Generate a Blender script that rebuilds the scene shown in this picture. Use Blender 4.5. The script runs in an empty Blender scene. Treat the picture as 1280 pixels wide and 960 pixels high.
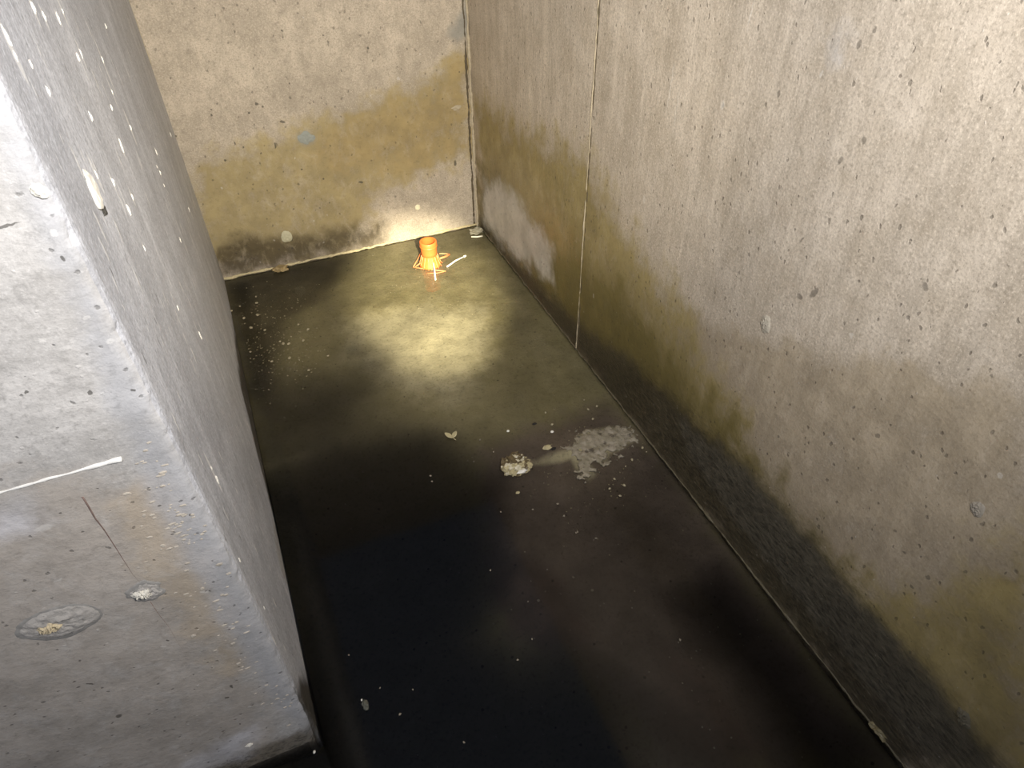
import bpy, bmesh, math, random
import numpy as np
from mathutils import Vector, noise as mnoise

random.seed(7)
scn = bpy.context.scene
C = scn.collection

# ------------------------------------------------------------------ camera
H = 1.5
F_PX, PITCH, YAW, ROLL = 870.17, 0.732111, 0.390280, 0.0155878
XR, XL, YB, YF, YS, ZS = 0.9052, -0.1558, 2.5563, 0.6972, 1.6205, 0.8854
fw = Vector((math.sin(YAW)*math.cos(PITCH), math.cos(YAW)*math.cos(PITCH), -math.sin(PITCH)))
rt = Vector((math.cos(YAW), -math.sin(YAW), 0))
dn = fw.cross(rt)
rt, dn = rt*math.cos(ROLL)+dn*math.sin(ROLL), -rt*math.sin(ROLL)+dn*math.cos(ROLL)
cam_d = bpy.data.cameras.new('camera'); cam = bpy.data.objects.new('camera', cam_d); C.objects.link(cam)
cam_d.sensor_width = 36; cam_d.lens = F_PX/1280*36; cam_d.clip_start = .02
from mathutils import Matrix
cam.matrix_world = Matrix.Translation((0, 0, H)) @ Matrix((rt, -dn, -fw)).transposed().to_4x4()
scn.camera = cam

def at(px, py, ax, val):
    """where the sight line of a measured point meets the plane axis = val"""
    D = fw*F_PX + rt*(px-640) + dn*(py-480)
    o = Vector((0, 0, H)); t = (val-o[ax])/D[ax]
    return o+D*t
FLOOR, RIGHT, BACK, FRONT, RETURN = (2, 0.0), (0, XR), (1, YB), (1, YF), (0, XL)
UV = {'floor': (0, 1), 'right': (1, 2), 'back': (0, 2), 'front': (0, 2), 'return': (1, 2)}
PL = {'floor': FLOOR, 'right': RIGHT, 'back': BACK, 'front': FRONT, 'return': RETURN}

# ------------------------------------------------------------------ node helper
class NT:
    def __init__(s, name):
        s.m = bpy.data.materials.new(name); s.m.use_nodes = True
        s.t = s.m.node_tree; s.t.nodes.clear(); s.n = s.t.nodes; s.l = s.t.links
        s.co = s.n.new('ShaderNodeTexCoord').outputs['Object']
    def put(s, sock, v):
        if isinstance(v, bpy.types.NodeSocket): s.l.new(v, sock)
        elif isinstance(v, tuple) and len(v) == 3 and sock.type == 'RGBA': sock.default_value = (*v, 1)
        else: sock.default_value = v
    def math(s, op, a, b=0.0, clamp=False):
        n = s.n.new('ShaderNodeMath'); n.operation = op; n.use_clamp = clamp
        s.put(n.inputs[0], a); s.put(n.inputs[1], b); return n.outputs[0]
    def mix(s, f, a, b, mode='MIX'):
        n = s.n.new('ShaderNodeMix'); n.data_type = 'RGBA'; n.blend_type = mode
        s.put(n.inputs[0], f); s.put(n.inputs[6], a); s.put(n.inputs[7], b); return n.outputs[2]
    def mapr(s, v, a, b, c=0.0, d=1.0, smooth=True):
        n = s.n.new('ShaderNodeMapRange'); n.interpolation_type = 'SMOOTHSTEP' if smooth else 'LINEAR'
        for i, x in enumerate((v, a, b, c, d)): s.put(n.inputs[i], x)
        return n.outputs[0]
    def scaled(s, sc=(1, 1, 1), loc=(0, 0, 0), rot=(0, 0, 0), src=None):
        n = s.n.new('ShaderNodeMapping'); s.put(n.inputs[0], src or s.co)
        n.inputs['Location'].default_value = loc; n.inputs['Rotation'].default_value = rot; n.inputs['Scale'].default_value = sc
        return n.outputs[0]
    def noise(s, scale, detail=4, rough=.55, vec=None, dist=0.0):
        n = s.n.new('ShaderNodeTexNoise'); s.put(n.inputs['Vector'], vec or s.co)
        n.inputs['Scale'].default_value = scale; n.inputs['Detail'].default_value = detail
        n.inputs['Roughness'].default_value = rough; n.inputs['Distortion'].default_value = dist
        return n.outputs['Fac']
    def specks(s, scale, size, keep, vec=None, soft=.5, rnd=1.0):
        """small separate spots: a share `keep` of the cells of a voronoi hold one"""
        n = s.n.new('ShaderNodeTexVoronoi'); s.put(n.inputs['Vector'], vec or s.co)
        n.inputs['Scale'].default_value = scale; n.inputs['Randomness'].default_value = rnd
        sep = s.n.new('ShaderNodeSeparateColor'); s.l.new(n.outputs['Color'], sep.inputs[0])
        gate = s.math('LESS_THAN', sep.outputs[0], keep)
        r = s.math('MULTIPLY', sep.outputs[1], size)
        f = s.mapr(n.outputs['Distance'], s.math('MULTIPLY', r, soft), r, 1, 0)
        return s.math('MULTIPLY', f, gate)
    def attr(s, name):
        n = s.n.new('ShaderNodeAttribute'); n.attribute_name = name; return n.outputs['Fac']
    def stain(s, name, nz, amp=.6, lo=.35, hi=.65):
        v = s.math('ADD', s.attr(name), s.math('MULTIPLY', s.math('SUBTRACT', nz, .5), amp))
        v = s.math('MULTIPLY', v, s.mapr(s.attr(name), .0, .12))
        return s.mapr(v, lo, hi)
    def spots(s, pts, warp):
        """spots of given place and size: (centre xyz, radii xyz, rotation)"""
        tot = None
        for c, r, rot in pts:
            v = warp
            if tot is not None:      # one spot after the other
                k = s.n.new('ShaderNodeVectorMath'); k.operation = 'MULTIPLY_ADD'
                s.put(k.inputs[0], tot); k.inputs[1].default_value = (1e-7,)*3; s.put(k.inputs[2], warp); v = k.outputs[0]
            n = s.n.new('ShaderNodeMapping'); n.vector_type = 'TEXTURE'; s.put(n.inputs[0], v)
            n.inputs['Location'].default_value = c; n.inputs['Rotation'].default_value = rot; n.inputs['Scale'].default_value = r
            ln = s.n.new('ShaderNodeVectorMath'); ln.operation = 'LENGTH'; s.l.new(n.outputs[0], ln.inputs[0])
            f = s.mapr(ln.outputs['Value'], .7, 1.1, 1, 0)
            tot = f if tot is None else s.math('MAXIMUM', tot, f)
        return tot
    def warp(s, scale, amt, fine=None):
        n = s.n.new('ShaderNodeTexNoise'); s.put(n.inputs['Vector'], s.co); n.inputs['Scale'].default_value = scale
        n.inputs['Detail'].default_value = 3
        a = s.n.new('ShaderNodeVectorMath'); a.operation = 'MULTIPLY_ADD'
        s.l.new(n.outputs['Color'], a.inputs[0]); a.inputs[1].default_value = (amt,)*3
        b = s.n.new('ShaderNodeVectorMath'); b.operation = 'SUBTRACT'; s.put(b.inputs[0], s.co); b.inputs[1].default_value = (amt*.5,)*3
        s.l.new(b.outputs[0], a.inputs[2]); return a.outputs[0]
    def bump(s, h, strength=.5, dist=.01, normal=None):
        n = s.n.new('ShaderNodeBump'); n.inputs['Strength'].default_value = strength; n.inputs['Distance'].default_value = dist
        s.put(n.inputs['Height'], h)
        if normal: s.l.new(normal, n.inputs['Normal'])
        return n.outputs[0]
    def out(s, col, rough=.8, normal=None, spec=.4, trans=0.0, coat=0.0):
        b = s.n.new('ShaderNodeBsdfPrincipled'); s.put(b.inputs['Base Color'], col); s.put(b.inputs['Roughness'], rough)
        s.put(b.inputs['Specular IOR Level'], spec); s.put(b.inputs['Coat Weight'], coat)
        b.inputs['Coat Roughness'].default_value = .3
        if trans: b.inputs['Transmission Weight'].default_value = trans
        if normal: s.l.new(normal, b.inputs['Normal'])
        o = s.n.new('ShaderNodeOutputMaterial'); s.l.new(b.outputs[0], o.inputs[0]); return s.m

def plain(name, col, rough=.6, var=.25, scale=60, spec=.4, bump=.3):
    n = NT(name); nz = n.noise(scale, 5)
    c = n.mix(nz, tuple(x*(1-var) for x in col), tuple(min(1, x*(1+var)) for x in col))
    return n.out(c, rough, n.bump(nz, bump, .004), spec)

# ------------------------------------------------------------------ stains, painted torch light and painted shade, measured on each face
# (attribute, softness in metres, outline)
STAINS = {
 'right': [
  ('olive', .15, [(590,120),(660,170),(735,196),(770,265),(815,330),(850,385),(880,450),(930,530),(930,640),(720,440),(600,290)]),
  ('olive2', .16, [(596,190),(690,300),(735,330),(800,390),(870,490),(960,590),(1060,700),(1120,950),(720,436),(600,290)]),
  ('tan', .05, [(870,395),(960,430),(1080,440),(1150,452),(1200,475),(1290,505),(1290,970),(1120,960),(700,420)]),
  ('olive', .12, [(1040,700),(1160,760),(1290,700),(1290,970),(1180,960),(1080,830)]),
  ('damp', .060, [(600,272),(680,360),(740,420),(800,462),(850,505),(930,585),(1020,685),(1120,800),(1200,900),(1255,965),(1110,965),(1000,795),(720,440),(600,290)]),
  ('gray', .05, [(850,520),(930,585),(1020,685),(1120,800),(1200,900),(1245,965),(1170,965),(1060,830),(950,690),(860,570)]),
  ('pale', .07, [(604,225),(640,240),(690,310),(690,350),(640,320),(606,275)]),  # torch glare on the wall, painted in as a paler patch
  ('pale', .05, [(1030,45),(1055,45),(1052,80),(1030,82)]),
  ('wet', .10, [(596,150),(660,200),(720,300),(720,440),(600,290)]),
 ],
 'back': [
  ('olive', .09, [(590,60),(545,85),(500,112),(440,135),(360,160),(290,185),(235,200),(250,330),(420,318),(470,250),(530,215),(597,200)]),
  ('ochre', .10, [(590,75),(550,100),(500,125),(440,150),(400,180),(420,215),(520,205),(594,190)]),
  ('dark', .075, [(262,325),(290,298),(350,298),(420,288),(475,283),(480,302),(420,319),(280,350)]),
  ('gray', .02, [(372,168),(384,164),(393,170),(392,178),(381,182),(372,178)]),
  ('gray', .03, [(585,0),(570,30),(560,45),(572,52),(586,40)]),
 ],
 'front': [
  ('gray', .03, [(0,100),(60,225),(110,330),(187,497),(240,590),(300,715),(372,865),(400,925),(345,880),(275,765),(205,640),(165,575),(140,520),(108,430),(60,290),(0,160)]),
  ('brown', .06, [(-60,640),(0,622),(150,582),(215,640),(280,770),(340,880),(350,960),(-60,980)]),
  ('ochre', .035, [(140,630),(185,600),(215,650),(262,740),(300,820),(290,850),(240,790),(200,740),(170,690)]),
  ('damp', .03, [(395,905),(352,925),(300,945),(240,970),(340,990),(420,960)]),
  ('pale', .05, [(230,965),(270,930),(300,915),(320,905),(300,950)]),
  ('pale', .04, [(-20,640),(30,628),(55,650),(40,668),(-10,670)]),
 ],
 'return': [
  ('damp', .035, [(278,340),(305,450),(330,560),(352,660),(372,770),(385,840),(372,865),(398,920),(410,920),(300,480),(285,350)]),  # darker strip along the foot of the return face
  ('brown', .12, [(250,250),(300,430),(330,560),(350,700),(380,800),(400,910),(330,560),(285,350)]),
 ],
 'floor': [
  ('sand', .12, [(430,400),(520,380),(600,385),(610,440),(590,480),(560,505),(500,480),(440,440)]),  # pool of torch light painted into the floor colour
  ('brown', .10, [(600,560),(760,500),(830,560),(930,700),(1120,950),(860,965),(740,830),(640,790),(600,700)]),
  ('dark', .09, [(280,345),(440,316),(425,350),(400,378),(360,400),(350,440),(340,520),(310,480)]),  # wet silt, painted darker for the shade in the back left corner
  ('silt', .022, [(663,577),(690,566),(720,560),(722,545),(735,537),(765,532),(790,538),(793,550),(775,560),(762,566),(758,577),(742,570),(735,577),(745,590),(735,597),(722,585),(715,572),(680,580)]),
  ('reddish', .05, [(610,720),(650,690),(700,720),(740,790),(680,800),(630,780)]),
  ('reddish', .06, [(830,800),(900,860),(960,940),(900,965),(830,900)]),
 ],
}
DEEP = [
  (.26, .0185, [(280,470),(560,540),(700,600),(830,570),(930,700),(1130,960),(1130,1100),(300,1100)]),
  (.06, .012, [(283,350),(310,350),(345,480),(380,640),(340,690),(300,480)]),  # softness, depth, outline on the floor
  (.20, .085, [(335,610),(420,560),(520,560),(600,610),(615,690),(590,790),(640,830),(700,815),(770,860),(850,920),(920,1040),(300,1040),(360,800),(348,690)]),
  (.16, .05, [(830,740),(900,710),(960,770),(1050,880),(1140,1000),(1000,1000),(930,860),(860,800)]),
  (.20, .024, [(300,480),(450,470),(560,560),(640,700),(520,900),(400,900)]),
]

def sdf(pts, poly):
    """signed distance (inside positive) of numpy points to a polygon"""
    P = np.array(poly); Q = np.roll(P, -1, 0)
    d = np.full(len(pts), 1e9); ins = np.zeros(len(pts), bool)
    for a, b in zip(P, Q):
        ab = b-a; t = np.clip(((pts-a)@ab)/max(ab@ab, 1e-12), 0, 1)
        d = np.minimum(d, np.linalg.norm(pts-(a+t[:, None]*ab), axis=1))
        c = ((a[1] <= pts[:, 1]) != (b[1] <= pts[:, 1]))
        with np.errstate(divide='ignore', invalid='ignore'):
            x = a[0]+(pts[:, 1]-a[1])/(b[1]-a[1])*ab[0]
        ins ^= c & (pts[:, 0] < x)
    return np.where(ins, d, -d)
def flat(face, outline):
    ax, val = PL[face]; i, j = UV[face]
    r = []
    for q in outline:
        p = at(*q, ax, val); r.append((p[i], p[j]))
    return r
def stain_values(face, pts):
    r = {}
    for name, soft, outl in STAINS[face]:
        v = np.clip(.5+sdf(pts, flat(face, outl))/(2*soft), 0, 1)
        r[name] = np.maximum(r.get(name, 0), v)
    return r

def link(name, me, mats, parent=None, kind=None, smooth=False):
    o = bpy.data.objects.new(name, me); C.objects.link(o)
    for m in (mats if isinstance(mats, list) else [mats]): me.materials.append(m)
    if parent: o.parent = parent
    if kind: o['kind'] = kind
    if smooth: me.polygons.foreach_set('use_smooth', [True]*len(me.polygons))
    return o
def tag(o, label, cat, group=None, kind=None):
    o['label'] = label; o['category'] = cat
    if group: o['group'] = group
    if kind: o['kind'] = kind
    return o
def empty(name, loc, rz=0):
    o = bpy.data.objects.new(name, None); C.objects.link(o); o.location = loc; o.rotation_euler.z = rz; return o
def from_bm(name, bm, mat, parent=None, kind=None, smooth=True):
    bmesh.ops.recalc_face_normals(bm, faces=bm.faces[:])
    me = bpy.data.meshes.new(name); bm.to_mesh(me); bm.free()
    return link(name, me, mat, parent, kind, smooth)

ALLA = ['olive', 'olive2', 'tan', 'damp', 'gray', 'pale', 'wet', 'ochre', 'dark', 'brown', 'sand', 'silt', 'reddish']
def set_attrs(me, faces_of):
    """faces_of: list of (face name, vertex index array, 2d points)"""
    n = len(me.vertices); vals = {}
    for face, idx, pts in faces_of:
        for k, v in stain_values(face, pts).items():
            vals.setdefault(k, np.zeros(n)); vals[k][idx] = np.maximum(vals[k][idx], v)
    for k, v in vals.items():
        a = me.attributes.new(k, 'FLOAT', 'POINT'); a.data.foreach_set('value', v.astype(np.float32))

def slab(name, face, plane_fn, us, vs, back_off, mat, kind='structure'):
    """a wall: finely gridded front face plus real thickness behind it"""
    nu, nv = len(us), len(vs)
    U, V = np.meshgrid(us, vs, indexing='ij')
    pts = np.stack([U.ravel(), V.ravel()], 1)
    verts = [plane_fn(u, v, 0) for u, v in pts]
    quads = [(i*nv+j, (i+1)*nv+j, (i+1)*nv+j+1, i*nv+j+1) for i in range(nu-1) for j in range(nv-1)]
    base = len(verts)
    for u, v in ((us[0], vs[0]), (us[-1], vs[0]), (us[-1], vs[-1]), (us[0], vs[-1])):
        verts.append(plane_fn(u, v, back_off))
    c = [0, (nu-1)*nv, nu*nv-1, nv-1]; b = [base+i for i in range(4)]
    e = [[i*nv for i in range(nu)], [(nu-1)*nv+j for j in range(nv)], [i*nv+nv-1 for i in range(nu-1, -1, -1)], [j for j in range(nv-1, -1, -1)]]
    polys = list(quads)
    for k in range(4):
        polys.append(tuple(e[k])+(b[(k+1) % 4], b[k]))
    polys.append(tuple(b))
    me = bpy.data.meshes.new(name); me.from_pydata([tuple(v) for v in verts], [], polys)
    bm = bmesh.new(); bm.from_mesh(me); bmesh.ops.recalc_face_normals(bm, faces=bm.faces[:]); bm.to_mesh(me); bm.free()
    set_attrs(me, [(face, np.arange(base), pts)])
    return link(name, me, mat, None, kind)

# ------------------------------------------------------------------ concrete materials
def spot_list(face, lst):
    """(px, py, radius u in metres, radius v, tilt)"""
    ax, val = PL[face]; out = []
    for px, py, ru, rv, tilt in lst:
        p = at(px, py, ax, val)
        q = {'return': 1.15, 'front': .5}.get(face, .62); ru *= q; rv *= q
        if ax == 1: r = (ru, .05, rv); rot = (0, tilt, 0)
        else: r = (.05, ru, rv); rot = (tilt, 0, 0)
        out.append((tuple(p), r, rot))
    return out

def concrete(name, face, base_a, base_b, streak, dark_spots=(), light_spots=(), speck_scale=70, speck_stretch=(1, 1, 1), light_specks=.10, rough_base=.75):
    n = NT(name)
    big = n.noise(2.2, 5, .6); mid = n.noise(11, 6, .62); fine = n.noise(75, 6, .68)
    st = n.noise(9, 5, .6, n.scaled(streak))
    st2 = n.noise(38, 4, .6, n.scaled(streak))
    col = n.mix(n.mapr(mid, .32, .68), tuple(x*.93 for x in base_a), base_b)
    blot = n.noise(26, 5, .7, n.scaled((1, 1, .6), (4, 2, 7)), .6)
    col = n.mix(n.mapr(blot, .5, .72, 0, .38), col, tuple(x*.66 for x in base_a))
    col = n.mix(n.mapr(blot, .28, .45, .3, 0), col, tuple(min(1, x*1.22) for x in base_b))
    col = n.mix(n.mapr(big, .35, .7, 0, .45), col, tuple(x*.72 for x in base_a))
    col = n.mix(n.mapr(st, .45, .75, 0, .42), col, tuple(min(1, x*1.28) for x in base_b))
    col = n.mix(n.mapr(st2, .35, .6, .28, 0), col, tuple(x*.62 for x in base_a))
    col = n.mix(n.mapr(fine, .52, .70, 0, .6), col, tuple(x*.6 for x in base_a))
    grain = n.noise(210, 3, .7)
    col = n.mix(n.mapr(grain, .5, .68, 0, .35 if face == 'front' else .6), col, tuple(x*.6 for x in base_a))
    col = n.mix(n.mapr(grain, .32, .46, .25 if face == 'front' else .5, 0), col, tuple(min(1, x*1.25) for x in base_b))
    edge = n.math('ADD', n.math('ADD', n.math('MULTIPLY', mid, .5), n.math('MULTIPLY', st, .25)), n.math('MULTIPLY', big, .25))
    edge = n.mapr(edge, .36, .64, 0, 1, False)
    have = {s[0] for s in STAINS[face]}
    rough = n.mapr(mid, .3, .7, rough_base-.08, rough_base+.1)
    pal = {'tan': ((.33, .26, .165), .7), 'olive': ((.335, .262, .115), .85), 'ochre': ((.33, .24, .105), .6), 'olive2': ((.135, .105, .032), .8),
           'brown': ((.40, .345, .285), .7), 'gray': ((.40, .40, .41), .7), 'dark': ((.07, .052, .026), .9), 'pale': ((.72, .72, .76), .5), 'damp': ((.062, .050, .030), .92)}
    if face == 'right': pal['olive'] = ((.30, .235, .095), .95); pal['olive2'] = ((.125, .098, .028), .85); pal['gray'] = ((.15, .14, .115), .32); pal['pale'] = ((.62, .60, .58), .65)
    if face == 'return': pal['brown'] = ((.28, .25, .19), .6)
    if face == 'front': pal['damp'] = ((.15, .125, .085), .8); pal['ochre'] = ((.46, .375, .27), .6)
    if face == 'back': pal['gray'] = ((.27, .26, .22), .8)
    for k in ('tan', 'brown', 'olive', 'ochre', 'olive2', 'damp', 'gray', 'dark', 'pale'):
        if k not in have: continue
        c, w = pal[k]
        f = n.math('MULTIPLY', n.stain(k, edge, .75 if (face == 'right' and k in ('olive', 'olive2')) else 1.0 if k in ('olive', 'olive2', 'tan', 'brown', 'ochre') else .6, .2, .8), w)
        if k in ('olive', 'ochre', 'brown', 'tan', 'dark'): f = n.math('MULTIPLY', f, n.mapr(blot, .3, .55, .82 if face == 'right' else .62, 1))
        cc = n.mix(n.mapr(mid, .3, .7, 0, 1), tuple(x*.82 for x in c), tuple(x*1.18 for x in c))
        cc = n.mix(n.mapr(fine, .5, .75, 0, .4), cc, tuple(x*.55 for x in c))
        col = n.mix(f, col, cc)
        if k in ('olive2', 'damp', 'dark'): rough = n.mix(n.math('MULTIPLY', f, .7), rough, (.34,)*3)
    if 'wet' in have:
        f = n.stain('wet', edge, .4, .2, .8); rough = n.mix(f, rough, (.36,)*3)
    # pinholes and bright chips in the cast face
    rag = n.warp(90, .010)
    vec = n.scaled(speck_stretch, src=rag)
    pits = n.specks(speck_scale*1.4, .32, .16, vec)
    pits2 = n.specks(speck_scale*.5, .15, .10, vec)
    chips = n.specks(speck_scale*1.1, .42 if face == 'return' else .26, light_specks, n.scaled(speck_stretch, (3.1, 1.7, 5.3), src=rag))
    chips2 = n.specks(speck_scale*2.2, .33, light_specks*.8, n.scaled(speck_stretch, (.4, 7.7, 2.2), src=rag))
    dk = n.math('MAXIMUM', n.math('MULTIPLY', pits, .45), n.math('MULTIPLY', pits2, .5))
    lt = n.math('MAXIMUM', chips, n.math('MULTIPLY', chips2, .7))
    dk0, lt0 = dk, lt
    w = n.warp(80, .004 if face == 'return' else .011)
    if dark_spots:
        dk = n.math('MAXIMUM', dk, n.math('MULTIPLY', n.spots(spot_list(face, dark_spots), w), .5 if face == 'right' else .72))
    if light_spots:
        lt = n.math('MAXIMUM', lt, n.spots(spot_list(face, light_spots), w))
    col = n.mix(dk, col, (.045, .04, .03))
    col = n.mix(n.math('MULTIPLY', lt, .95 if face == 'return' else .45), col, n.mix(.5, col, (.95, .92, .85)))
    if 'damp' in have:
        dmp = n.attr('damp')
        grit = n.noise(75, 6, .8, n.scaled((1, .5, 1.5)))
        col = n.mix(n.math('MULTIPLY', dmp, n.mapr(grit, .4, .55, .6, 0)), col, (.012, .011, .008))
        col = n.mix(n.math('MULTIPLY', dmp, n.mapr(grit, .58, .68, 0, .6)), col, (.24, .205, .15))
        rel = n.math('MULTIPLY', n.math('MULTIPLY', grit, dmp), 1.2)
    else: rel = 0.0
    h = n.math('ADD', n.math('MULTIPLY', fine, .6), n.math('MULTIPLY', mid, .5)); h = n.math('ADD', h, n.math('MULTIPLY', blot, .25))
    h = n.math('ADD', h, n.math('MULTIPLY', dk0, -.9)); h = n.math('ADD', h, n.math('MULTIPLY', lt0, .2)); h = n.math('ADD', h, rel)
    h = n.math('ADD', h, n.math('MULTIPLY', st2, .25))
    return n.out(col, rough, n.bump(h, .42, .007), .35)

back_dark = [(321,130,.011,.009,.3),(328,133,.006,.007,0),(264,137,.005,.005,0),(264,144,.005,.006,0),(311,141,.006,.006,0),(353,152,.017,.007,.4),(344,182,.005,.019,.25),
  (304,184,.006,.006,0),(293,179,.004,.010,-.2),(361,104,.005,.006,0),(377,212,.007,.006,0),(404,223,.006,.006,0),(451,228,.016,.007,.4),(281,200,.008,.007,0),(404,44,.005,.005,0),
  (460,60,.006,.005,0),(353,38,.008,.005,.5),(214,161,.008,.008,0),(219,170,.005,.006,0),(574,90,.004,.005,0),(326,192,.005,.008,.3),(380,248,.006,.005,0),(569,204,.007,.022,0)]
back_light = [(358,296,.021,.021,0),(522,259,.010,.012,0),(498,98,.012,.010,0),(570,135,.020,.013,.3)]
right_dark = [(1018,366,.010,.026,.3),(1000,371,.012,.010,0),(1050,200,.006,.012,.3),(973,117,.006,.010,.3),(904,131,.005,.007,.2),(1119,664,.005,.010,.5),(1130,690,.005,.007,.5),
  (1207,715,.006,.009,.3),(1160,722,.006,.008,.6),(1074,56,.006,.011,.3),(1080,175,.007,.010,.3),(1156,358,.013,.009,.5),(1097,545,.008,.009,.6),(903,335,.004,.006,0),(1140,733,.007,.006,.4),
  (1082,743,.004,.004,0),(708,250,.003,.010,0),(790,285,.004,.012,0),(1094,38,.005,.010,.2),(1138,815,.007,.005,.8),(1002,300,.004,.012,.5),(1240,470,.005,.006,.4),(985,565,.004,.004,0)]
right_light = [(957,404,.018,.026,.3),(1221,636,.015,.017,.3),(805,249,.010,.020,0),(1027,92,.006,.010,.2),(1065,420,.006,.010,.4),(1205,897,.012,.016,.6),(1250,595,.008,.008,0),(903,131,.010,.016,.2),
  (938,20,.003,.05,.05),(838,110,.003,.10,.03),(845,140,.002,.09,.02),(742,370,.006,.014,.1)]
front_dark = [(84,120,.004,.01,0),(112,855,.004,.012,-.5),(149,895,.007,.012,0),(33,491,.005,.004,0),(79,322,.004,.008,0),(237,644,.003,.003,0),(112,490,.004,.006,.5),(166,489,.003,.004,0),
  (216,668,.006,.004,.4),(199,632,.006,.003,-.4),(262,738,.003,.004,0),(75,642,.003,.003,0),(300,905,.004,.006,0),(210,800,.004,.004,0),(290,858,.004,.012,.2),(283,872,.006,.005,0),(0,285,.035,.004,-.15)]
front_light = [(108,398,.008,.006,0),(53,425,.008,.007,0),(137,427,.009,.008,0),(67,292,.006,.008,0),(55,660,.022,.010,.1),(310,932,.008,.006,.3),(72,725,.012,.004,-.4),(205,808,.008,.004,.2),(290,783,.010,.006,.2),(255,740,.012,.006,.5)]
ret_glints = [(78,14,.006,.02,.1),(41,10,.005,.02,.1),(55,21,.005,.015,.1),(19,70,.007,.025,.1),(8,46,.006,.012,0),(72,22,.005,.010,0),(101,67,.005,.022,.1),(163,160,.010,.035,.1),(128,75,.006,.04,.1),  # lit sides of small bumps, painted as pale dashes
  (140,115,.005,.03,.1),(152,185,.005,.02,.1),(120,218,.006,.025,.1),(141,228,.005,.014,.1),(242,254,.012,.02,.1),(165,246,.006,.016,.1),(264,585,.006,.04,.1),(271,600,.006,.03,.1),(195,190,.006,.012,0),(200,216,.006,.01,0),(180,310,.004,.012,0)]

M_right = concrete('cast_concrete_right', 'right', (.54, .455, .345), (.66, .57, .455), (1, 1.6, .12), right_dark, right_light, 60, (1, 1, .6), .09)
M_back = concrete('cast_concrete_back', 'back', (.455, .385, .29), (.565, .48, .37), (1, 1, .5), back_dark, back_light, 50, (1, 1, .8), .05)
M_front = concrete('cast_concrete_front', 'front', (.53, .505, .47), (.64, .615, .58), (.5, 1, 1.1), front_dark, front_light, 55, (1, 1, 1), .10)
M_return = concrete('cast_concrete_return', 'return', (.52, .52, .535), (.63, .63, .645), (1, 2.0, .16), (), ret_glints, 46, (1, 1.3, .28), .24)

ZB, ZT = -.14, 1.9
us = np.arange(-.9, YB+.001, (YB+.9)/300); vs = np.concatenate([np.linspace(ZB, 1.5, 150), np.linspace(1.6, ZT, 8)])
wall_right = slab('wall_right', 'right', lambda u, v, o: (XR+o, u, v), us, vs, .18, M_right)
us = np.linspace(XL, XR, 140); vs = np.concatenate([np.linspace(ZB, 1.2, 150), np.linspace(1.3, ZT, 8)])
wall_back = slab('wall_back', 'back', lambda u, v, o: (u, YB+o, v), us, vs, .18, M_back)

# the left wall: front face and the long return face of one solid block, arris chipped
def left_wall():
    xs = np.concatenate([np.linspace(-1.35, -.75, 8), np.linspace(-.74, XL, 130)])
    ys = np.linspace(YF, YB, 200)
    zs = np.concatenate([np.linspace(ZB, 1.6, 190), np.linspace(1.65, ZT, 8)])
    verts = []; nz_ = len(zs)
    prof = [(x, YF) for x in xs]+[(XL, y) for y in ys[1:]]
    for i, (x, y) in enumerate(prof):
        for z in zs:
            k = max(0, 1-math.hypot(x-XL, y-YF)/.02)
            a = mnoise.fractal(Vector((x*3, y*3, z*14)), 1, 2, 4)
            b = mnoise.noise(Vector((7.3, 1.1, z*45)))
            low = max(0, 1-(z-0)/.10) if z > -.02 else 1
            c = k*k*(.0035+.003*max(0, a)+.003*max(0, b)) + low*k*.006
            # rounded toe near the water
            verts.append((x-c if x > XL-.03 else x, y+c if y < YF+.03 else y, z))
    polys = []
    npf = len(prof)
    for i in range(npf-1):
        for j in range(nz_-1):
            polys.append((i*nz_+j, (i+1)*nz_+j, (i+1)*nz_+j+1, i*nz_+j+1))
    nfront = (len(xs)-1)*(nz_-1)
    b0 = len(verts)
    verts += [(-1.35, YB, ZB), (-1.35, YB, ZT)]
    last = (npf-1)*nz_
    polys.append(tuple([b0]+[b0+1]+[last+j for j in range(nz_-1, -1, -1)]))
    polys.append(tuple([b0]+[j for j in range(nz_)]+[b0+1]))
    polys.append(tuple([b0]+[i*nz_ for i in range(npf-1, -1, -1)]))
    polys.append(tuple([b0+1]+[i*nz_+nz_-1 for i in range(npf)]))
    me = bpy.data.meshes.new('wall_left'); me.from_pydata(verts, [], polys)
    A = np.array(verts); nf = len(xs)*nz_
    fi = np.arange(nf); ri = np.arange((len(xs)-1)*nz_, b0)
    set_attrs(me, [('front', fi, A[fi][:, [0, 2]]), ('return', ri, A[ri][:, [1, 2]])])
    o = link('wall_left', me, [M_front, M_return], None, 'structure')
    mi = [0]*nfront+[1]*(len(polys)-nfront); me.polygons.foreach_set('material_index', mi)
    return o
wall_left = left_wall()

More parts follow.
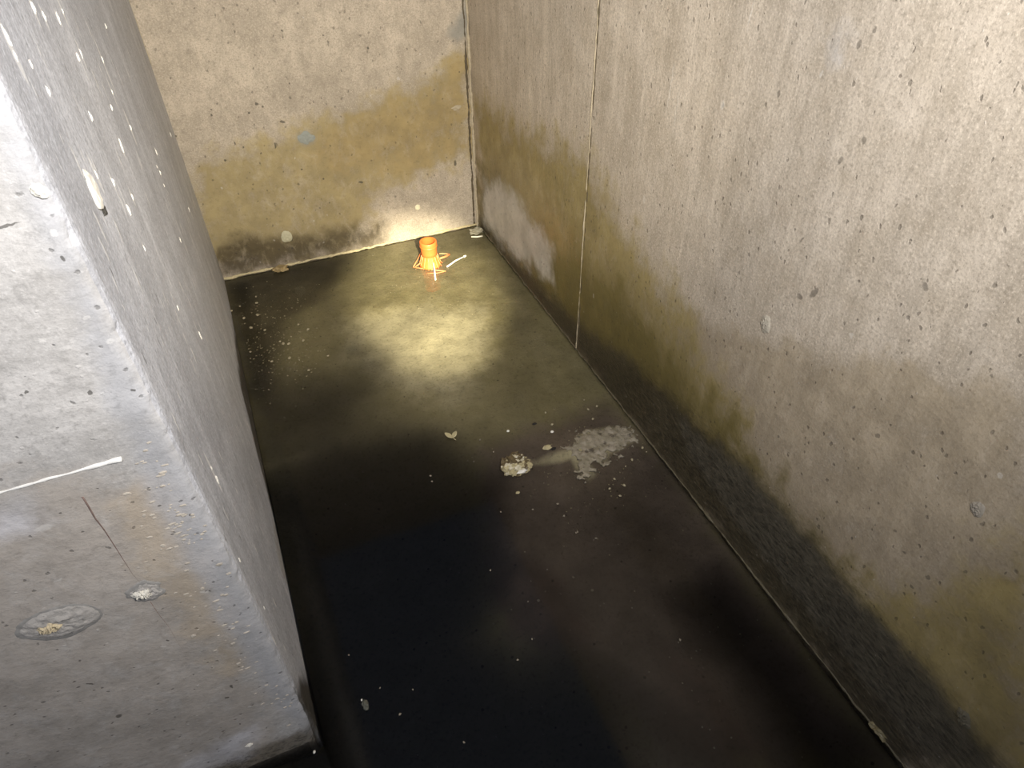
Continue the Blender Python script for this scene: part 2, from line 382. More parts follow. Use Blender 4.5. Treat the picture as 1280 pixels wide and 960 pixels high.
# ------------------------------------------------------------------ floor under water
def floor_mat():
    n = NT('silted_concrete')
    big = n.noise(3.0, 6, .6); mid = n.noise(14, 6, .65); fine = n.noise(110, 6, .7)
    col = n.mix(n.mapr(mid, .3, .7), (.185, .158, .074), (.220, .188, .095))
    col = n.mix(n.mapr(big, .4, .7, 0, .6), col, (.150, .130, .070))
    edge = n.math('ADD', n.math('MULTIPLY', mid, .7), n.math('MULTIPLY', big, .3))
    for k, c, w in (('brown', (.115, .086, .064), .9), ('sand', (.36, .32, .20), .6), ('dark', (.060, .050, .028), .85), ('reddish', (.075, .050, .034), .7), ('silt', (.42, .37, .22), .85)):  # 'sand' is the pool of torch light painted into the floor
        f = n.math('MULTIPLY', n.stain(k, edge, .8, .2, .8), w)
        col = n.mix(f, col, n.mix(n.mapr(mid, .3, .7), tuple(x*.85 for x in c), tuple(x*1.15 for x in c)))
    spk = n.specks(95, .34, .10); spk2 = n.specks(38, .20, .10, n.scaled((1, 1, 1), (2, 5, 1)))
    dk = n.specks(60, .3, .10, n.scaled((1, 1, 1), (1.2, 3.3, 0)))
    patch = n.mapr(n.noise(5.5, 4, .6), .45, .62)
    lt = n.math('MULTIPLY', n.math('MAXIMUM', spk, spk2), n.mapr(patch, 0, 1, .25, 1))
    col = n.mix(n.math('MULTIPLY', lt, .6), col, (.38, .33, .22))
    col = n.mix(n.math('MULTIPLY', dk, .6), col, (.012, .01, .007))
    col = n.mix(n.mapr(fine, .5, .75, 0, .5), col, (.03, .025, .014))
    h = n.math('ADD', n.math('ADD', n.math('MULTIPLY', mid, .8), n.math('MULTIPLY', fine, .35)), n.math('MULTIPLY', lt, .4))
    return n.out(col, .75, n.bump(h, .8, .008), .2)
def build_floor():
    x0, x1, y0, y1 = -1.35, XR, -.9, YB
    xs = np.linspace(x0, x1, 190); ys = np.linspace(y0, y1, 280)
    X, Y = np.meshgrid(xs, ys, indexing='ij'); pts = np.stack([X.ravel(), Y.ravel()], 1)
    dep = np.full(len(pts), .004)
    for soft, d, outl in DEEP:
        s = np.clip(.5+sdf(pts, flat('floor', outl))/(2*soft), 0, 1); s = s*s*(3-2*s)
        dep = np.maximum(dep, s*d)
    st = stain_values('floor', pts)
    nzv = np.array([mnoise.fractal(Vector((x*4, y*4, .3)), 1, 2, 4) for x, y in pts])
    nz2 = np.array([mnoise.fractal(Vector((x*22, y*22, .9)), 1, 2, 3) for x, y in pts])
    dep = np.clip(dep+nzv*.0030*(1+dep*60)+nz2*.0012, .0010, .12)
    # the silt bank just breaks the surface
    nv = len(ys)
    quads = [(i*nv+j, (i+1)*nv+j, (i+1)*nv+j+1, i*nv+j+1) for i in range(len(xs)-1) for j in range(nv-1)]
    verts = [(p[0], p[1], -d) for p, d in zip(pts, dep)]
    b = len(verts); verts += [(x0, y0, -.2), (x1, y0, -.2), (x1, y1, -.2), (x0, y1, -.2)]
    nu = len(xs)
    polys = quads+[tuple([i*nv for i in range(nu)]+[b+1, b]), tuple([(nu-1)*nv+j for j in range(nv)]+[b+2, b+1]),
                   tuple([i*nv+nv-1 for i in range(nu-1, -1, -1)]+[b+3, b+2]), tuple([j for j in range(nv-1, -1, -1)]+[b, b+3]), (b, b+1, b+2, b+3)]
    me = bpy.data.meshes.new('floor'); me.from_pydata(verts, [], polys)
    bm = bmesh.new(); bm.from_mesh(me); bmesh.ops.recalc_face_normals(bm, faces=bm.faces[:]); bm.to_mesh(me); bm.free()
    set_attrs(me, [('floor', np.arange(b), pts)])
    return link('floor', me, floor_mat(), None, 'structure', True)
floor = build_floor()

def build_water():
    n = NT('murky_water')
    lw = n.n.new('ShaderNodeLayerWeight'); lw.inputs['Blend'].default_value = .5
    fr = n.math('ADD', .02, n.math('MULTIPLY', n.math('POWER', lw.outputs['Facing'], 5.0), .98))
    tr = n.n.new('ShaderNodeBsdfTransparent'); gl = n.n.new('ShaderNodeBsdfGlossy'); gl.inputs['Roughness'].default_value = .06; gl.inputs['Color'].default_value = (1, 1, 1, 1)
    rip = n.bump(n.noise(5, 2, .5), .05, .01); n.l.new(rip, gl.inputs['Normal'])
    mx = n.n.new('ShaderNodeMixShader'); n.l.new(fr, mx.inputs[0]); n.l.new(tr.outputs[0], mx.inputs[1]); n.l.new(gl.outputs[0], mx.inputs[2])
    va = n.n.new('ShaderNodeVolumeAbsorption'); va.inputs['Color'].default_value = (.51, .51, .53, 1); va.inputs['Density'].default_value = 60
    o = n.n.new('ShaderNodeOutputMaterial'); n.l.new(mx.outputs[0], o.inputs[0]); n.l.new(va.outputs[0], o.inputs['Volume'])
    e = .0
    outline = [(XL+e, YB-e), (XR-e, YB-e), (XR-e, -.9), (-1.35, -.9), (-1.35, YF-e), (XL+e, YF-e)]
    bm = bmesh.new()
    top = [bm.verts.new((x, y, 0)) for x, y in outline]; bot = [bm.verts.new((x, y, -.135)) for x, y in outline]
    bm.faces.new(top); bm.faces.new(bot[::-1])
    for i in range(6): bm.faces.new((top[i], bot[i], bot[(i+1) % 6], top[(i+1) % 6]))
    w = from_bm('standing_water', bm, n.m, None, 'stuff', False)
    tag(w, 'murky dark standing water covering the pit floor', 'water', None, 'stuff')
    return w
build_water()

# ------------------------------------------------------------------ ridges, joints and fillets of the casting
def tube(bm, pts, rad, seg=8, flat_=1.0):
    """a tube through points with a radius function"""
    rings = []
    for i, p in enumerate(pts):
        a = pts[max(0, i-1)]; b = pts[min(len(pts)-1, i+1)]; t = (b-a).normalized()
        u = t.cross(Vector((.3, .5, .81))).normalized() if abs(t.z) < .9 else t.cross(Vector((1, 0, 0))).normalized()
        v = t.cross(u); r = rad(i/(len(pts)-1)) if callable(rad) else rad
        rings.append([bm.verts.new(p+(u*math.cos(k*2*math.pi/seg)+v*math.sin(k*2*math.pi/seg))*r) for k in range(seg)])
    for A, B in zip(rings, rings[1:]):
        for k in range(seg): bm.faces.new((A[k], A[(k+1) % seg], B[(k+1) % seg], B[k]))
    bm.faces.new(rings[0][::-1]); bm.faces.new(rings[-1])
def ridge(name, a, b, rad, mat, wob=.002, step=.006, gap=.0, seed=0):
    a = Vector(a); b = Vector(b); L = (b-a).length; n = int(L/step); bm = bmesh.new(); pts = []
    for i in range(n+1):
        p = a.lerp(b, i/n)
        pts.append(p+Vector((mnoise.noise(p*30+Vector((seed, 0, 0))), mnoise.noise(p*30+Vector((seed, 9, 0))), mnoise.noise(p*30+Vector((seed, 0, 9)))))*wob)
    def r(t):
        p = a.lerp(b, t)
        k = .75+.6*mnoise.noise(p*70+Vector((seed*3, 0, 0)))+.5*mnoise.noise(p*12+Vector((seed, 4, 2)))-gap
        return rad*max(.12, k)
    tube(bm, pts, r, 7)
    return from_bm(name, bm, mat, None, 'structure')
M_fin = plain('fin_mortar', (.45, .38, .26), .75, .35, 140)
M_findark = plain('dark_joint', (.10, .078, .045), .6, .5, 140)
M_white = plain('white_mortar_line', (.80, .78, .73), .8, .2, 120)
M_slurry = plain('slurry_line', (.50, .42, .24), .6, .45, 200)
ridge('trim_1', (XR, YS, -.01), (XR, YS+.0, 1.5), .0024, M_fin, .0016, .006, 0, 1)
ridge('trim_2', (XR+.001, YS-.009, -.01), (XR+.001, YS-.007, 1.5), .0032, M_findark, .0012, .006, .1, 2)
ridge('trim_3', (XR-.004, YB-.002, -.01), (XR-.004, YB-.002, 1.4), .0075, M_fin, .003, .006, .15, 3)
ridge('trim_4', (XR-.018, YB, -.01), (XR-.016, YB, 1.4), .0050, M_findark, .003, .006, .05, 4)
ridge('trim_5', (XL, YB, .004), (XR, YB-.002, .003), .0062, M_slurry, .004, .005, 0, 5)
ridge('trim_6', (XR, YB, .002), (XR, -.3, .002), .0042, plain('toe_fillet', (.11, .092, .055), .5, .5, 160), .003, .006, .05, 6)
# seam on the front of the left wall fades out before the arris
p0 = at(-40, 626, *FRONT); p1 = at(152, 572, *FRONT)
ridge('trim_7', (p0.x, YF, ZS), (p1.x, YF, ZS), .0033, M_white, .002, .005, 0, 7)
ridge('trim_8', (XL, YB, .8), (XL, YB, 1.3), .003, M_fin, .002, .006, .2, 8)

# ------------------------------------------------------------------ patches and chips on the walls (parts of their walls)
def blob_disc(bm, c, ax, ru, rv, h, tilt=0, rough=.2, seed=0, rings=14, seg=48, crater=0.0):
    """low irregular mound lying on a wall face; ax = wall normal direction vector"""
    nrm = Vector(ax); u = Vector((0, 0, 1)).cross(nrm).normalized(); v = nrm.cross(u)
    u, v = u*math.cos(tilt)+v*math.sin(tilt), -u*math.sin(tilt)+v*math.cos(tilt)
    ctr = bm.verts.new(c+nrm*h*(1-crater)); prev = None
    for i in range(1, rings+1):
        f = i/rings; ring = []
        for k in range(seg):
            a = 2*math.pi*k/seg
            w = 1+rough*mnoise.noise(Vector((math.cos(a)*1.3+seed, math.sin(a)*1.3, seed*.7)))*1.6+rough*.6*mnoise.noise(Vector((math.cos(a)*5+seed, math.sin(a)*5, seed)))
            hh = h*(1-f**3)*(1-crater*(1-f)) + h*(.6*mnoise.noise(Vector((f*4*math.cos(a)+seed, f*4*math.sin(a), seed)))+.55*mnoise.noise(Vector((f*11*math.cos(a)+seed, f*11*math.sin(a), seed))))*(1-f**4)
            ring.append(bm.verts.new(c+u*(ru*f*w*math.cos(a))+v*(rv*f*w*math.sin(a))+nrm*(hh if i < rings else -.001)))
        for k in range(seg):
            if prev is None: bm.faces.new((ctr, ring[k], ring[(k+1) % seg]))
            else: bm.faces.new((prev[k], ring[k], ring[(k+1) % seg], prev[(k+1) % seg]))
        prev = ring
def chunk(bm, c, r, seed, sc=(1, 1, 1), amp=.35, sub=2):
    g = bmesh.ops.create_icosphere(bm, subdivisions=sub, radius=1)
    for v in g['verts']:
        k = 1+amp*mnoise.noise(v.co*1.7+Vector((seed, seed*.3, 0)))+amp*.5*mnoise.noise(v.co*4+Vector((0, seed, 0)))
        v.co = Vector(c)+Vector((v.co.x*sc[0], v.co.y*sc[1], v.co.z*sc[2]))*r*k
def patch(name, px, py, face, ru, rv, h, mat, parent, tilt=0, rough=.2, seed=0, crater=0.0):
    ax = {'front': (0, -1, 0), 'back': (0, -1, 0), 'right': (-1, 0, 0), 'return': (1, 0, 0)}[face]
    bm = bmesh.new(); blob_disc(bm, at(px, py, *PL[face]), ax, ru, rv, h, tilt, rough, seed, 14, 48, crater)
    return from_bm(name, bm, mat, parent)
M_plug = plain('mortar_plug', (.44, .41, .37), .8, .35, 90, bump=.8)
M_rim = plain('plug_rim', (.31, .295, .27), .85, .4, 110)
M_plugc = plain('sandy_plug_core', (.66, .55, .36), .8, .3, 130, bump=.8)
M_plugw = plain('pale_plug_core', (.74, .70, .60), .8, .2, 130, bump=.8)
patch('tie_hole_rim', 74, 780, 'front', .053, .037, .0025, M_rim, wall_left, -.10, .10, 1, .2)
patch('tie_hole_patch', 75, 779, 'front', .049, .0325, .0055, M_plug, wall_left, -.10, .10, 1, .2)
patch('tie_hole_core', 61, 782, 'front', .014, .011, .0085, M_plugc, wall_left, -.05, .5, 4)
patch('tie_hole_rim', 183, 739, 'front', .022, .022, .0025, M_rim, wall_left, -.1, .3, 6, .3)
patch('tie_hole_patch', 184, 739, 'front', .0185, .018, .004, M_plug, wall_left, -.1, .3, 6, .3)
patch('tie_hole_core', 180, 740, 'front', .0105, .009, .0085, M_plugw, wall_left, .05, .6, 8)
M_gray = plain('gray_plug', (.30, .31, .27), .8, .2, 100)
patch('tie_hole_patch', 383, 173, 'back', .027, .024, .003, M_gray, wall_back, 0, .3, 11)
patch('tie_hole_patch', 358, 296, 'back', .023, .025, .004, plain('pale_plug', (.50, .46, .31), .7, .1, 100), wall_back, 0, .10, 12)
patch('tie_hole_patch', 522, 259, 'back', .011, .013, .004, plain('white_plug', (.80, .74, .52), .7, .1, 100), wall_back, 0, .12, 13)
patch('tie_hole_patch', 957, 405, 'right', .016, .021, .003, plain('tan_plug', (.47, .42, .33), .8, .2, 100), wall_right, 0, .3, 14)
patch('tie_hole_patch', 1221, 636, 'right', .014, .015, .003, plain('tan_plug_dim', (.34, .30, .24), .8, .2, 100), wall_right, 0, .2, 15)
patch('tie_hole_patch', 1205, 897, 'right', .014, .017, .006, plain('olive_plug', (.15, .13, .085), .7, .3, 100), wall_right, .5, .4, 16)
M_chip = plain('fresh_chip', (.82, .78, .68), .8, .12, 90)
M_chipshade = plain('chip_shadow_paint', (.06, .055, .045), .9, .3, 90)
M_chipg = plain('grey_chip', (.72, .71, .70), .8, .15, 90)
def chip(px, py, face, r, sc, mat, parent, seed, name='concrete_chip', rot=0):
    bm = bmesh.new(); p = at(px, py, *PL[face]); chunk(bm, (0, 0, 0), r, seed, sc, .5, 3)
    bmesh.ops.rotate(bm, verts=bm.verts[:], matrix=Matrix.Rotation(rot, 3, 'Y' if face in ('front', 'back') else 'X'))
    bmesh.ops.translate(bm, verts=bm.verts[:], vec=p)
    return from_bm(name, bm, mat, parent, None, False)
chip(117, 240, 'return', .020, (.25, .85, 1.3), M_chip, wall_left, 3, rot=.3)
chip(129, 263, 'return', .010, (.3, .9, .7), M_chipshade, wall_left, 5, 'chip_shadow')  # dark lump standing in for the shadow beside the chip
chip(49, 238, 'front', .0075, (1.1, .35, .8), M_chip, wall_left, 7, rot=.7)
chip(570, 135, 'back', .016, (1.1, .3, .6), M_fin, wall_back, 9)
chip(311, 931, 'front', .006, (1.2, .6, .8), M_chip, wall_left, 11, 'embedded_stone')
for i, q in enumerate([(78,14),(41,10),(55,21),(19,70),(8,46),(72,22),(101,67),(97,72),(163,160),(128,75),(140,115),(152,185),(150,178),(120,218),(141,228),(165,246),(264,585),(271,600),(195,190),(200,216),(180,310),
                       (113,146),(132,33),(205,232),(213,168),(225,300),(222,385),(250,420),(60,115),(38,80),(196,208),(236,262),(299,700),(330,760),(160,262),(139,135)]):
    chip(*q, 'return', .0024+.0026*((i*37 % 10)/10), (.45, .55, 1.3+.12*(i % 7)), M_chip, wall_left, 20+i*1.3)
# crust along the arris where the render has crumbled
bm = bmesh.new(); rr = random.Random(3)
for q0, q1, cnt, wd in (((170,590),(300,820),70,22), ((185,560),(250,700),30,10), ((300,820),(388,905),34,14)):
    for i in range(cnt):
        t = rr.random(); px = q0[0]+(q1[0]-q0[0])*t+rr.gauss(0, wd); py = q0[1]+(q1[1]-q0[1])*t+rr.gauss(0, wd)
        p = at(px, py, *FRONT)
        if p.x > XL-.012 or p.z < .01: continue
        chunk(bm, p, rr.uniform(.0012, .0036), i*1.7, (rr.uniform(.8, 1.9), .45, rr.uniform(.5, 1.1)), .5, 1)
from_bm('crumbled_crust', bm, plain('crust', (.47, .42, .345), .85, .35, 60), wall_left, 'stuff', False)
# the long hairline crack with rust
bm = bmesh.new(); pts = []
for q in [(103,621),(110,632),(119,648),(130,662),(143,682),(155,701),(166,718),(178,731)]: pts.append(at(*q, *FRONT)+Vector((0, .0006, 0)))
tube(bm, pts, lambda t: .0008*(1-t)+.0006, 6)
from_bm('hairline_crack', bm, plain('rust_crack', (.20, .14, .115), .85, .4, 120), wall_left)
bm = bmesh.new(); pts = []
for q in [(188,752),(197,766),(210,782),(224,806),(238,826),(252,848),(268,868),(282,892)]: pts.append(at(*q, *FRONT)+Vector((0, .0007, 0)))
tube(bm, pts, lambda t: .0009-.0004*t, 6)
from_bm('hairline_crack', bm, plain('rust_crack_faint', (.20, .12, .09), .85, .4, 120), wall_left)

# ------------------------------------------------------------------ the orange plastic spacer
def lathe(bm, prof, seg=40, wob=None):
    rings = []
    for r, z in prof: rings.append([bm.verts.new((r*math.cos(2*math.pi*k/seg), r*math.sin(2*math.pi*k/seg), z)) for k in range(seg)])
    for A, B in zip(rings, rings[1:]):
        for k in range(seg): bm.faces.new((A[k], A[(k+1) % seg], B[(k+1) % seg], B[k]))
    return rings
M_or = plain('orange_plastic', (.86, .175, .035), .42, .08, 50, .5, .1)
M_or2 = plain('orange_plastic_thin', (.80, .25, .09), .45, .1, 50, .5, .1)
base = at(538, 331, *FLOOR)
sp = empty('plastic_spacer', (base.x, base.y, 0), -.35)
tag(sp, 'orange plastic tubular spacer with flared ribbed foot, standing by the back wall', 'spacer')
bm = bmesh.new(); lathe(bm, [(.0265,.107),(.0310,.109),(.0332,.106),(.0332,.090),(.0318,.082),(.0310,.060),(.0305,.046),(.0265,.046),(.0265,.100),(.0265,.107)])
from_bm('tube', bm, M_or, sp)
bm = bmesh.new(); lathe(bm, [(.0332,.0905),(.0343,.089),(.0343,.0855),(.0322,.084),(.0332,.0905)])
from_bm('collar', bm, M_or, sp)
bm = bmesh.new(); lathe(bm, [(.0305,.050),(.0330,.036),(.0375,.020),(.0420,.008),(.0435,.003),(.0400,.003),(.035,.018),(.030,.036),(.0275,.050),(.0305,.050)])
from_bm('flared_foot', bm, M_or, sp)
for k in range(14):
    a = 2*math.pi*k/14+.13; bm = bmesh.new(); d = Vector((math.cos(a), math.sin(a), 0))
    tube(bm, [d*.0305+Vector((0, 0, .048)), d*.0345+Vector((0, 0, .033)), d*.0410+Vector((0, 0, .014)), d*.0485+Vector((0, 0, .002))], lambda t: .0022*(1-.4*t), 6)
    from_bm('rib', bm, M_or2, sp)
def wire(name, pts, r, mat, parent, seg=7):
    bm = bmesh.new(); tube(bm, [Vector(p) for p in pts], r, seg); return from_bm(name, bm, mat, parent)
inv = Matrix.Rotation(.35, 3, 'Z')
def loc(px, py, z=.003):
    p = at(px, py, 2, z)-Vector((base.x, base.y, 0)); return inv @ p
bl = loc(516.5, 334); br = loc(557, 339); bk = loc(562, 318); tl = loc(526, 316, .020)
f = wire('base_frame', [bl, loc(530, 336), br], .0024, M_or2, sp)
wire('base_frame', [bl, loc(521, 326, .008), tl], .0022, M_or2, sp)
wire('strut', [loc(519, 333.5), loc(524, 330, .010), loc(530, 326, .025)], .0026, M_or2, sp)
wire('base_frame', [loc(549, 317, .012), loc(556, 317), bk], .0022, M_or2, sp)
wire('strut', [bk, loc(556, 321, .006), loc(550, 323, .012)], .0040, M_or2, sp)
wire('base_frame', [br, loc(546, 341.5), loc(534, 341.5)], .0016, M_or2, sp)

M_stick = plain('bleached_stick', (.86, .80, .64), .6, .08, 90)
a = at(541, 324, 2, .032); b = at(544.3, 350, 2, .004)
o = empty('stick', (b.x, b.y, 0)); wire('shaft', [a-o.location, a.lerp(b, .5)-o.location+Vector((.001, 0, 0)), b-o.location], .0030, M_stick, o)
tag(o, 'thin white stick leaning against the front of the orange spacer', 'stick')
wire('tip', [a-o.location-(a-b)*.06, a-o.location+(a-b).normalized()*.004], .0042, M_stick, o)
a = at(558.5, 333.5, 2, .005); m = at(569, 326, 2, .006); b = at(579.5, 321, 2, .005)
o = empty('stick', (m.x, m.y, 0)); wire('shaft', [a-o.location, a.lerp(m, .5)-o.location+Vector((0, -.001, 0)), m-o.location, b-o.location], .0033, M_stick, o)
tag(o, 'short pale stick lying on the floor to the right of the orange spacer', 'stick')
wire('tip', [b-o.location, b-o.location+(b-m).normalized()*.012], .0044, M_stick, o)

# ------------------------------------------------------------------ debris
def lump(name, px, py, r, sc, mat, label, cat, seed, amp=.4, sub=3, group=None, sink=.3):
    p = at(px, py, *FLOOR); bm = bmesh.new(); chunk(bm, (0, 0, 0), r, seed, sc, amp, sub)
    o = from_bm(name, bm, mat, None, None, False); o.location = (p.x, p.y, r*sc[2]*(1-sink)-.001); tag(o, label, cat, group); return o
M_gritp = plain('pale_grit', (.46, .39, .22), .55, .6, 90, bump=.8)
M_tan = plain('tan_crumb', (.30, .22, .10), .7, .4, 90)
# crumbled clump with separate crumbs as its parts
p = at(645, 582, *FLOOR); clump = empty('rubble_clump', (p.x, p.y, 0))
tag(clump, 'crumbly yellowish clump of broken mortar at the left end of the silt trail', 'rubble')
bm = bmesh.new()
g = bmesh.ops.create_icosphere(bm, subdivisions=5, radius=1)
for v in g['verts']:
    k = 1+.25*mnoise.noise(v.co*2)+.28*mnoise.noise(v.co*6)+.15*mnoise.noise(v.co*14)
    v.co = Vector((v.co.x*.038*k, v.co.y*.033*k, v.co.z*.013*k))
from_bm('core', bm, M_gritp, clump, None, False)
rr = random.Random(11)
M_cr = [plain('crumb_pale', (.60, .54, .38), .3, .3, 90, .6), plain('crumb_dark', (.13, .095, .045), .5, .4, 90), M_gritp]
for i in range(64):
    a = rr.uniform(0, 6.283); d = rr.uniform(.0, 1)**.6; bm = bmesh.new()
    chunk(bm, (math.cos(a)*d*.043, math.sin(a)*d*.038, .017*(1-d*d)+.002), rr.uniform(.004, .0105), i*2.3, (rr.uniform(.7, 1.5), rr.uniform(.5, 1.2), rr.uniform(.5, 1.0)), .8, 2)
    from_bm('crumb', bm, M_cr[rr.choice([0, 1, 1, 2])], clump, None, False)
bm = bmesh.new(); chunk(bm, (.004, -.034, .010), .011, 4, (1.4, .5, .5), .5, 2); from_bm('white_flake', bm, M_chip, clump, None, False)

# pale silt bank breaking the water: low relief, ragged edge
def silt():
    outl = flat('floor', [(706,563),(722,558),(722,545),(735,537),(765,532),(790,538),(793,550),(775,560),(762,566),(758,577),(748,573),(738,577),(745,590),(735,596),(724,588),(728,574),(716,570)]); P = np.array(outl); lo, hi = P.min(0)-.02, P.max(0)+.02
    xs = np.arange(lo[0], hi[0], .0025); ys = np.arange(lo[1], hi[1], .0025)
    X, Y = np.meshgrid(xs, ys, indexing='ij'); pts = np.stack([X.ravel(), Y.ravel()], 1)
    d = sdf(pts, outl)
    nz = np.array([mnoise.fractal(Vector((x*28, y*28, 2)), 1, 2, 4) for x, y in pts])
    nz3 = np.array([mnoise.fractal(Vector((x*70, y*70, 5)), 1, 2, 3) for x, y in pts])
    hgt = np.minimum(d*.12, .0030)+nz*.0032+nz3*.0026-.0008
    keep = hgt > -.0015
    nv = len(ys); bm = bmesh.new(); vm = {}
    def V(i):
        if i not in vm: vm[i] = bm.verts.new((pts[i][0]-ctr[0], pts[i][1]-ctr[1], hgt[i]))
        return vm[i]
    ctr = P.mean(0)
    for i in range(len(xs)-1):
        for j in range(nv-1):
            q = (i*nv+j, (i+1)*nv+j, (i+1)*nv+j+1, i*nv+j+1)
            if all(keep[k] for k in q): bm.faces.new([V(k) for k in q])
    ex = bmesh.ops.extrude_face_region(bm, geom=bm.faces[:])
    for v in ex['geom']:
        if isinstance(v, bmesh.types.BMVert): v.co.z = -.006
    n = NT('pale_silt'); mid = n.noise(30, 5, .6); fi = n.noise(140, 4, .7)
    c = n.mix(n.mapr(mid, .3, .7), (.22, .19, .125), (.33, .285, .215)); dkf = n.mapr(n.noise(34, 5, .7, n.scaled((1, 1, 1), (3, 1, 0))), .56, .64); c = n.mix(n.math('MULTIPLY', dkf, .8), c, (.055, .042, .03)); c = n.mix(n.mapr(fi, .55, .7, 0, .5), c, (.07, .055, .035))
    m = n.out(c, .6, n.bump(fi, .5, .004), .4)
    o = from_bm('silt_bank', bm, m, None, 'stuff'); o.location = (ctr[0], ctr[1], 0)
    tag(o, 'pale silt patch with a trail, just above the water near the right wall', 'silt', None, 'stuff')
silt()

# curled flake, two lobes
p = at(566, 548, *FLOOR); fl = empty('leaf_flake', (p.x, p.y, 0), .2); tag(fl, 'small curled tan leaf flake floating left of the rubble clump', 'leaf')
M_leaf = plain('dry_leaf', (.42, .36, .20), .6, .3, 80)
def lobe(name, a, L, W, curl):
    bm = bmesh.new(); n = 8; R = []
    for i in range(n+1):
        t = i/n; w = W*math.sin(math.pi*min(1, t*.93+.05))**.7
        c = Vector((math.cos(a)*L*t, math.sin(a)*L*t, .002+curl*t*t)); s = Vector((-math.sin(a), math.cos(a), 0))
        R.append([bm.verts.new(c-s*w+Vector((0, 0, .5*w))), bm.verts.new(c), bm.verts.new(c+s*w+Vector((0, 0, .5*w)))])
    for A, B in zip(R, R[1:]):
        for k in range(2): bm.faces.new((A[k], A[k+1], B[k+1], B[k]))
    o = from_bm(name, bm, M_leaf, fl); md = o.modifiers.new('thick', 'SOLIDIFY'); md.thickness = .0012
    return o
lobe('lobe', 2.2, .026, .008, .012); lobe('lobe', .5, .022, .007, .009); wire('stem', [(0, 0, .002), (.004, -.012, .001)], .0012, M_leaf, fl)
p = at(684, 561, *FLOOR); o = lump('stone', 684, 560, .0100, (1.2, .8, .55), M_gritp, 'small tan stone on the upper edge of the silt trail', 'stone', 2.2)
lump('stone', 457, 882, .0090, (.75, 1.2, .7), plain('grey_stone', (.11, .11, .085), .6, .3, 80), 'grey stone chip alone in the black water beside the left wall foot', 'stone', 3.1)
lump('stone', 452, 875, .0022, (1, 1, .8), M_chip, 'tiny pale crumb touching the grey chip in the black water', 'stone', 7.1, sub=2)
lump('mortar_lump', 351, 338, .020, (1.4, .8, .7), M_tan, 'tan mortar lump against the foot of the back wall', 'mortar lump', 5.5, .6)
lump('mortar_lump', 596, 291, .022, (1.3, .8, .55), plain('grey_crumb', (.34, .31, .22), .7, .4, 90), 'grey mortar crumbs heaped in the back right corner', 'mortar lump', 8.2, .7)
a = at(589, 296, 2, .006); b = at(603, 295, 2, .006)
o = empty('stick', a.lerp(b, .5)); wire('shaft', [a-o.location, Vector((0, -.004, 0)), b-o.location], .0034, M_stick, o); tag(o, 'tiny pale sliver lying in the back right corner', 'stick')
lump('stone', 635, 539, .0040, (1, 1, .7), M_chip, 'single white stone behind the rubble clump', 'stone', 12)
lump('stone', 690, 540, .0045, (1.1, .9, .7), M_chip, 'white stone between the two dark flecks and the silt patch', 'stone', 13)
lump('stone', 647, 616, .0045, (1.3, .9, .6), M_gritp, 'tan stone in front of the rubble clump', 'stone', 14)
lump('mortar_lump', 1099, 915, .014, (.8, 1.6, .8), plain('wet_crumb', (.24, .20, .11), .3, .4, 90), 'wet mortar crumb at the foot of the right wall, lowest in view', 'mortar lump', 15, .6)
lump('stone', 393, 940, .0028, (1, 1, .8), M_chip, 'tiny white crumb at the toe of the left wall corner', 'stone', 16)

# countable pebbles: one mesh, copied
def pebbles(spots, group, label, mat, r0, r1, seed):
    rg = random.Random(seed); bm = bmesh.new(); chunk(bm, (0, 0, 0), 1, seed, (1.2, .9, .65), .4, 2)
    src = from_bm('pebble', bm, mat, None, None, False); first = True
    for px, py in spots:
        p = at(px, py, *FLOOR); o = src if first else src.copy()
        if not first: C.objects.link(o)
        first = False; r = rg.uniform(r0, r1); o.scale = (r, r, r); o.location = (p.x, p.y, r*.35); o.rotation_euler.z = rg.uniform(0, 6.28)
        tag(o, label, 'pebble', group)
M_peb = plain('pale_pebble', (.34, .29, .18), .6, .35, 3, bump=.2)
M_peb2 = plain('pale_speck', (.26, .22, .16), .6, .35, 3, bump=.2)
pebbles([(320,371),(321,379),(300,383),(289,389),(373,406),(364,421),(385,412),(379,426),(350,427),(354,430),(361,430),(374,450),(331,413),(314,410),(293,422),(313,440),(340,452),(386,463),(410,445),(362,448),(305,398),(322,394)],
        'pebbles in the silt beside the left wall', 'small pale pebble in the wet silt close to the left wall', M_peb, .003, .0055, 21)
pebbles([(803,560),(808,565),(782,583),(768,599),(790,575),(780,607),(805,540),(775,620),(762,611),(741,524),(730,500),(746,508),(735,512),(690,531),(682,516)],
        'pebbles around the silt patch', 'small pebble by the pale silt patch near the right wall', M_peb, .002, .0042, 22)
pebbles([(697,630),(705,645),(666,637),(722,665),(656,690),(684,712),(742,675),(745,673),(626,640),(592,577),(600,550),(617,565),(538,595),(540,602),(613,713),(660,752),(665,799),(647,825),(720,666),(790,760),(850,800),(848,803),(705,683),(580,928),(436,819),(516,862),(500,893),(475,860)],
        'pale specks across the dark water', 'tiny pale speck of debris in the dark water of the foreground', M_peb2, .0012, .0030, 23)
M_fleck = plain('black_fleck', (.012, .010, .008), .7, .2, 50)
lump('stone', 668, 530, .0055, (1.2, .8, .5), M_fleck, 'black fleck behind the silt trail, the farther of two', 'fleck', 17)
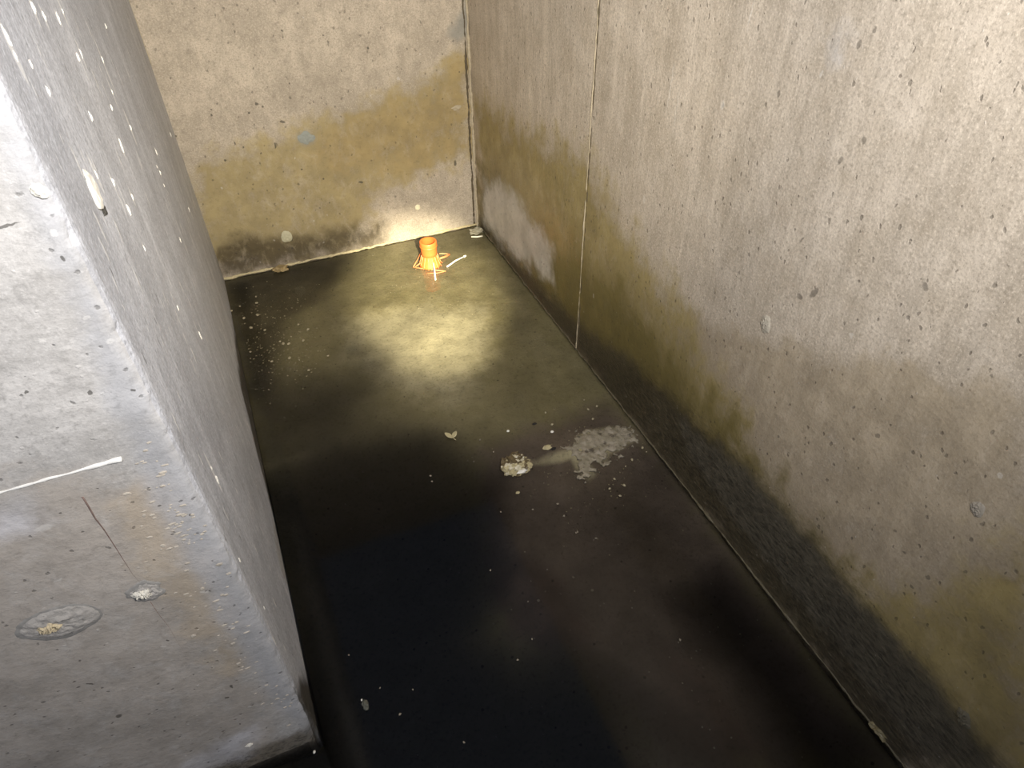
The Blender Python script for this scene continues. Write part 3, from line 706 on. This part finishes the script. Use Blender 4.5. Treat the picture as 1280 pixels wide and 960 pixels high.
lump('stone', 692, 561, .0060, (1.2, .8, .5), M_fleck, 'black fleck touching the tan stone on the silt trail', 'fleck', 18)
# grit nobody could count
bm = bmesh.new(); rr = random.Random(5)
def scatter(n, cx, cy, sx, sy, r0, r1):
    for i in range(n):
        px, py = rr.gauss(cx, sx), rr.gauss(cy, sy); p = at(px, py, *FLOOR)
        if not (XL+.02 < p.x < XR-.02 and p.y < YB-.03): continue
        r = rr.uniform(r0, r1); chunk(bm, (p.x, p.y, r*.2), r, i, (1.1, .9, .6), .4, 1)
scatter(330, 350, 430, 30, 34, .0010, .0030)
scatter(160, 545, 490, 45, 30, .0008, .0020)
scatter(120, 740, 590, 45, 35, .0008, .0022)
scatter(80, 560, 380, 55, 35, .0008, .0022)
o = from_bm('grit', bm, plain('grit', (.21, .175, .095), .6, .5, 30), None, 'stuff', False)
tag(o, 'fine pale grit strewn over the wet floor', 'grit', None, 'stuff')

# ------------------------------------------------------------------ light: a phone flash and a hand torch beside the camera
def spot(name, loc_, target, power, col, angle, blend, radius):
    l = bpy.data.lights.new(name, 'SPOT'); l.energy = power; l.color = col; l.spot_size = math.radians(angle); l.spot_blend = blend; l.shadow_soft_size = radius
    o = bpy.data.objects.new(name, l); C.objects.link(o); o.location = loc_
    o.rotation_euler = (Vector(target)-Vector(loc_)).to_track_quat('-Z', 'Y').to_euler(); return o
spot('flash_lamp', (.25, -.08, 1.76), (.45, 1.4, 1.15), 74, (1, .985, .985), 130, 1.0, .06)
spot('torch_beam', (.24, -.02, 1.42), (.54, 2.13, .0), 900, (1, .92, .70), 15.5, 1.0, .02)
spot('torch_spill', (.24, -.02, 1.42), (.45, 2.5, .60), 80, (1, .92, .78), 62, 1.0, .03)

w = bpy.data.worlds.new('world'); scn.world = w; w.use_nodes = True
w.node_tree.nodes['Background'].inputs[0].default_value = (.8, .85, 1, 1); w.node_tree.nodes['Background'].inputs[1].default_value = .19
scn.view_settings.view_transform = 'Standard'; scn.view_settings.look = 'None'; scn.view_settings.gamma = 1
scn.view_settings.use_curve_mapping = False; scn.view_settings.exposure = 0.72
